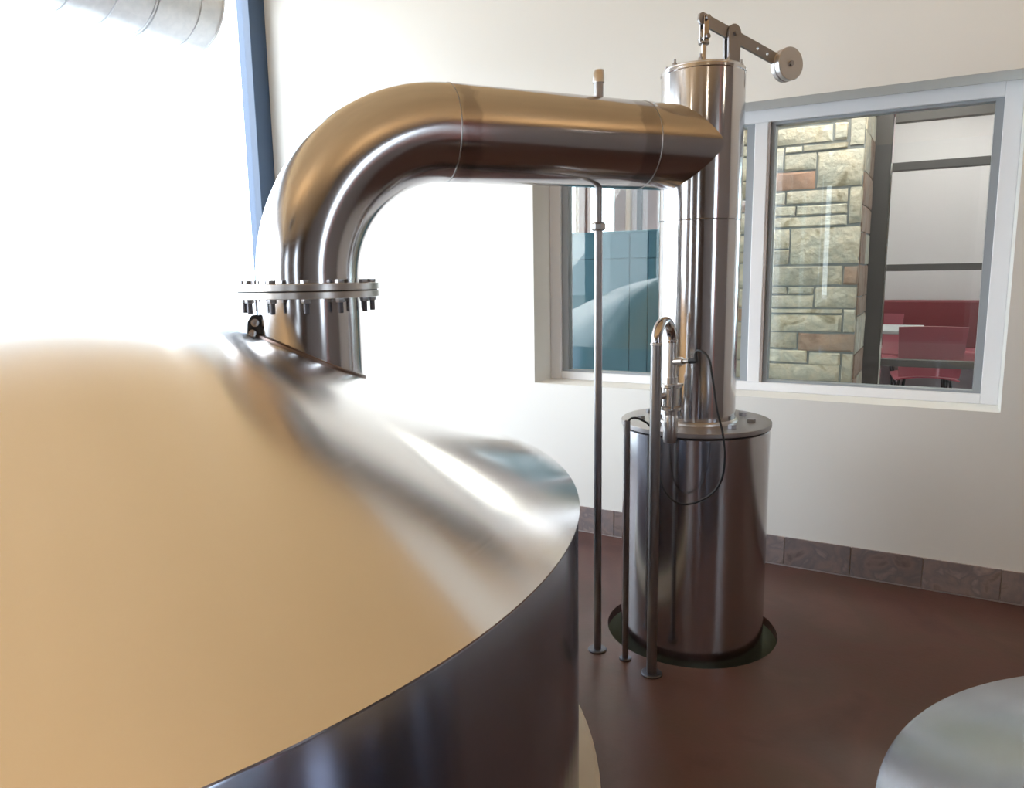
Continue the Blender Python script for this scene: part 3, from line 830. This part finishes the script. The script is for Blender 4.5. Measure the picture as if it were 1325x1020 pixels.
bm = bmesh.new(); tube_bm(bm, [(0, 0, -0.052), (0, 0, 0.052)], 0.0055, 10); hex_prof(bm, 0.0095, 0.043, 0.053); hex_prof(bm, 0.0095, -0.053, -0.043)
vb_me = finish(bm, 'valve_bolt', 30); vb_me.materials.append(MAT['bolt'])
for k in range(4):
    t = PI/4+k*PI/2 - 0.3
    o = bpy.data.objects.new('valve_bolt', vb_me); C.objects.link(o); o.parent = bv; o.location = (0.039*math.cos(t), 0.039*math.sin(t), 1.11)
st_ = lathe('valve_stem', [(0, 0), (0.014, 0), (0.014, 0.022), (0.02, 0.022), (0.02, 0.03), (0.008, 0.03), (0.008, 0.042), (0, 0.042)], 'plate', bv, 16, (-0.022, -0.022, 1.115)); st_.rotation_euler = (PI/2, 0, -PI/5)
hd = prism('valve_handle', [(-0.012, 0.012), (0.012, 0.012), (0.012, -0.05), (0.004, -0.13), (-0.014, -0.13), (-0.014, -0.05)], -0.0025, 0.0025, 'weld', bv, 0.0008)
hd.location = (-0.040, -0.046, 1.115); hd.rotation_euler = (0.1, 0.12, -PI/5)
lathe('tank_port', [(0, 1.04), (0.026, 1.04), (0.029, 1.03), (0.029, 0.94), (0.026, 0.925), (0, 0.92)], 'plate', g, 28, (gx, gy, 0))
sn = tube('sensor', [(gx+.012, gy-.004, 1.251), (gx+.034, gy-.012, 1.2535), (gx+.0345, gy-.012, 1.2535), (gx+.050, gy-.016, 1.255), (gx+.0505, gy-.016, 1.255), (gx+.078, gy-.022, 1.259)], [.0145, .0145, .017, .017, .010, .009], 'plate', g, 18)
pl = tube('plug', [(gx+.078, gy-.022, 1.259), (gx+.112, gy-.03, 1.264)], 0.0115, 'rubber', sn, 14)
tube('plug_neck', [(gx+.106, gy-.029, 1.262), (gx+.106, gy-.034, 1.293)], [0.0105, 0.006], 'rubber', sn, 14)
floor_disc(g, 0.043)
cab = [(-0.817, 2.838, 1.293), (-0.806, 2.825, 1.304), (-0.780, 2.81, 1.300), (-0.754, 2.80, 1.272), (-0.740, 2.80, 1.202), (-0.720, 2.80, 1.086), (-0.697, 2.80, 0.998), (-0.686, 2.80, 0.91), (-0.695, 2.80, 0.818), (-0.734, 2.80, 0.751), (-0.809, 2.80, 0.704), (-0.871, 2.80, 0.701), (-0.919, 2.80, 0.742), (-0.946, 2.80, 0.818), (-0.952, 2.80, 0.897), (-0.961, 2.80, 0.965), (-0.987, 2.80, 1.002), (-1.013, 2.79, 1.022), (-1.037, 2.785, 1.030), (-1.056, 2.775, 1.026), (-1.0665, 2.7685, 1.008)]
ck = tube('sensor_cable', spline(cab, 6), 0.0042, 'cable', None, 10)
tag(ck, 'thin black cable looping in front of the condenser tank', 'cable')

# ------------------------------------------------------------------ round duct under the ceiling along the glazing
DX, DZ, DR, DY0, DY1 = -3.617, 3.066, 0.247, YF+0.1, 2.9
du = thing('round_duct', 'bright galvanised round duct hanging at the upper left by the glazing', 'duct', (DX, DY1, DZ))
def ring_y(name, prof, parent, y, mat='galv', seg=64):
    o = lathe(name, prof, mat, parent, seg, (0, y, 0)); o.rotation_euler = (PI/2, 0, 0); return o
seams = [0.0, 0.13, 0.36, 0.375, 0.56, 0.76, 0.97, 1.2, 1.45, 1.75, 2.1, 2.6, 3.2, 4.0, 5.0, 6.2, 7.6, DY1-DY0]
for k, (s0, s1_) in enumerate(zip(seams, seams[1:])):
    ring_y('duct_section', [(DR-.004, s0+.003), (DR, s0+.005), (DR, s1_-.003), (DR+.006, s1_-.002), (DR+.006, s1_+.002), (DR-.004, s1_+.003)], du, 0)
ring_y('end_lip', [(DR-.006, -0.002), (DR+.008, -0.002), (DR+.008, 0.006), (DR-.006, 0.006)], du, 0)
ring_y('inner_lining', [(DR-.012, 0.0), (DR-.012, DY1-DY0), (DR-.008, DY1-DY0), (DR-.008, 0.0)], du, 0)
for yy in (0.3, 2.6, 5.2):
    tube('hanger_rod', [(0, -yy, DR), (0, -yy, ZC-DZ)], 0.006, 'dull', du, 8)

# ------------------------------------------------------------------ second vessel at the lower right corner
vx, vy, vr, vz = 0.625, 1.19, 0.67, 0.80
v2 = thing('small_vessel', 'small round steel vessel cut off by the lower right corner', 'vessel', (vx, vy, 0))
lathe('shell', [(0, 0), (vr-.004, 0), (vr-.004, vz-.012), (vr-.01, vz-.004), (0, vz-.004)], 'shell', v2, 128)
lathe('cone_top', [(0, vz+.2), (vr*.3, vz+.15), (vr*.6, vz+.09), (vr-.01, vz+.006), (vr, vz-.001), (vr-.003, vz-.006), (vr-.02, vz-.006)], 'vessel_top', v2, 128, smooth=25)

# ------------------------------------------------------------------ out of frame: a post and uplights added for the steel to mirror
sal = thing('added_salmon_post', 'tall slim salmon post added by the right wall for its reflection', 'post', (3.6, 0.9, 0))  # invented post, there to reflect as a pink line in the cylinders
lathe('post', [(0, 0), (0.07, 0), (0.07, ZC), (0, ZC)], 'salmon', sal, 20)
lathe('post_foot', [(0, 0), (0.14, 0), (0.14, 0.02), (0.07, 0.03), (0, 0.03)], 'black', sal, 24)
for px, py, lab in ((0.7, 0.2, 'added opaque uplight bowl hanging above the viewer'), (-1.9, -1.0, 'added opaque uplight bowl hanging behind the kettle'), (2.0, 2.3, 'added opaque uplight bowl hanging near the right wall')):  # added lamps that warm the ceiling mirrored in the cone
    t = thing('added_uplight', lab, 'lamp', (px, py, ZC), 0, 'added ceiling uplights')
    tube('stem', [(0, 0, 0), (0, 0, -1.05)], 0.006, 'black', t, 8)
    lathe('bowl', [(0, -1.10), (0.12, -1.08), (0.22, -1.00), (0.26, -0.92), (0.255, -0.92), (0.21, -0.99), (0.11, -1.065), (0, -1.085)], 'bronze', t, 32)
    lathe('bulb', [(0, -1.06), (0.04, -1.05), (0.05, -1.01), (0.03, -0.97), (0, -0.96)], 'lamp', t, 20)
    ld = bpy.data.lights.new('ceiling_fill_light', 'POINT'); ld.energy = 36; ld.color = (1.0, 0.88, 0.72); ld.shadow_soft_size = 0.05
    lo = bpy.data.objects.new('ceiling_fill_light', ld); C.objects.link(lo); lo.parent = t; lo.location = (0, 0, -0.90)
bpy.context.view_layer.update()
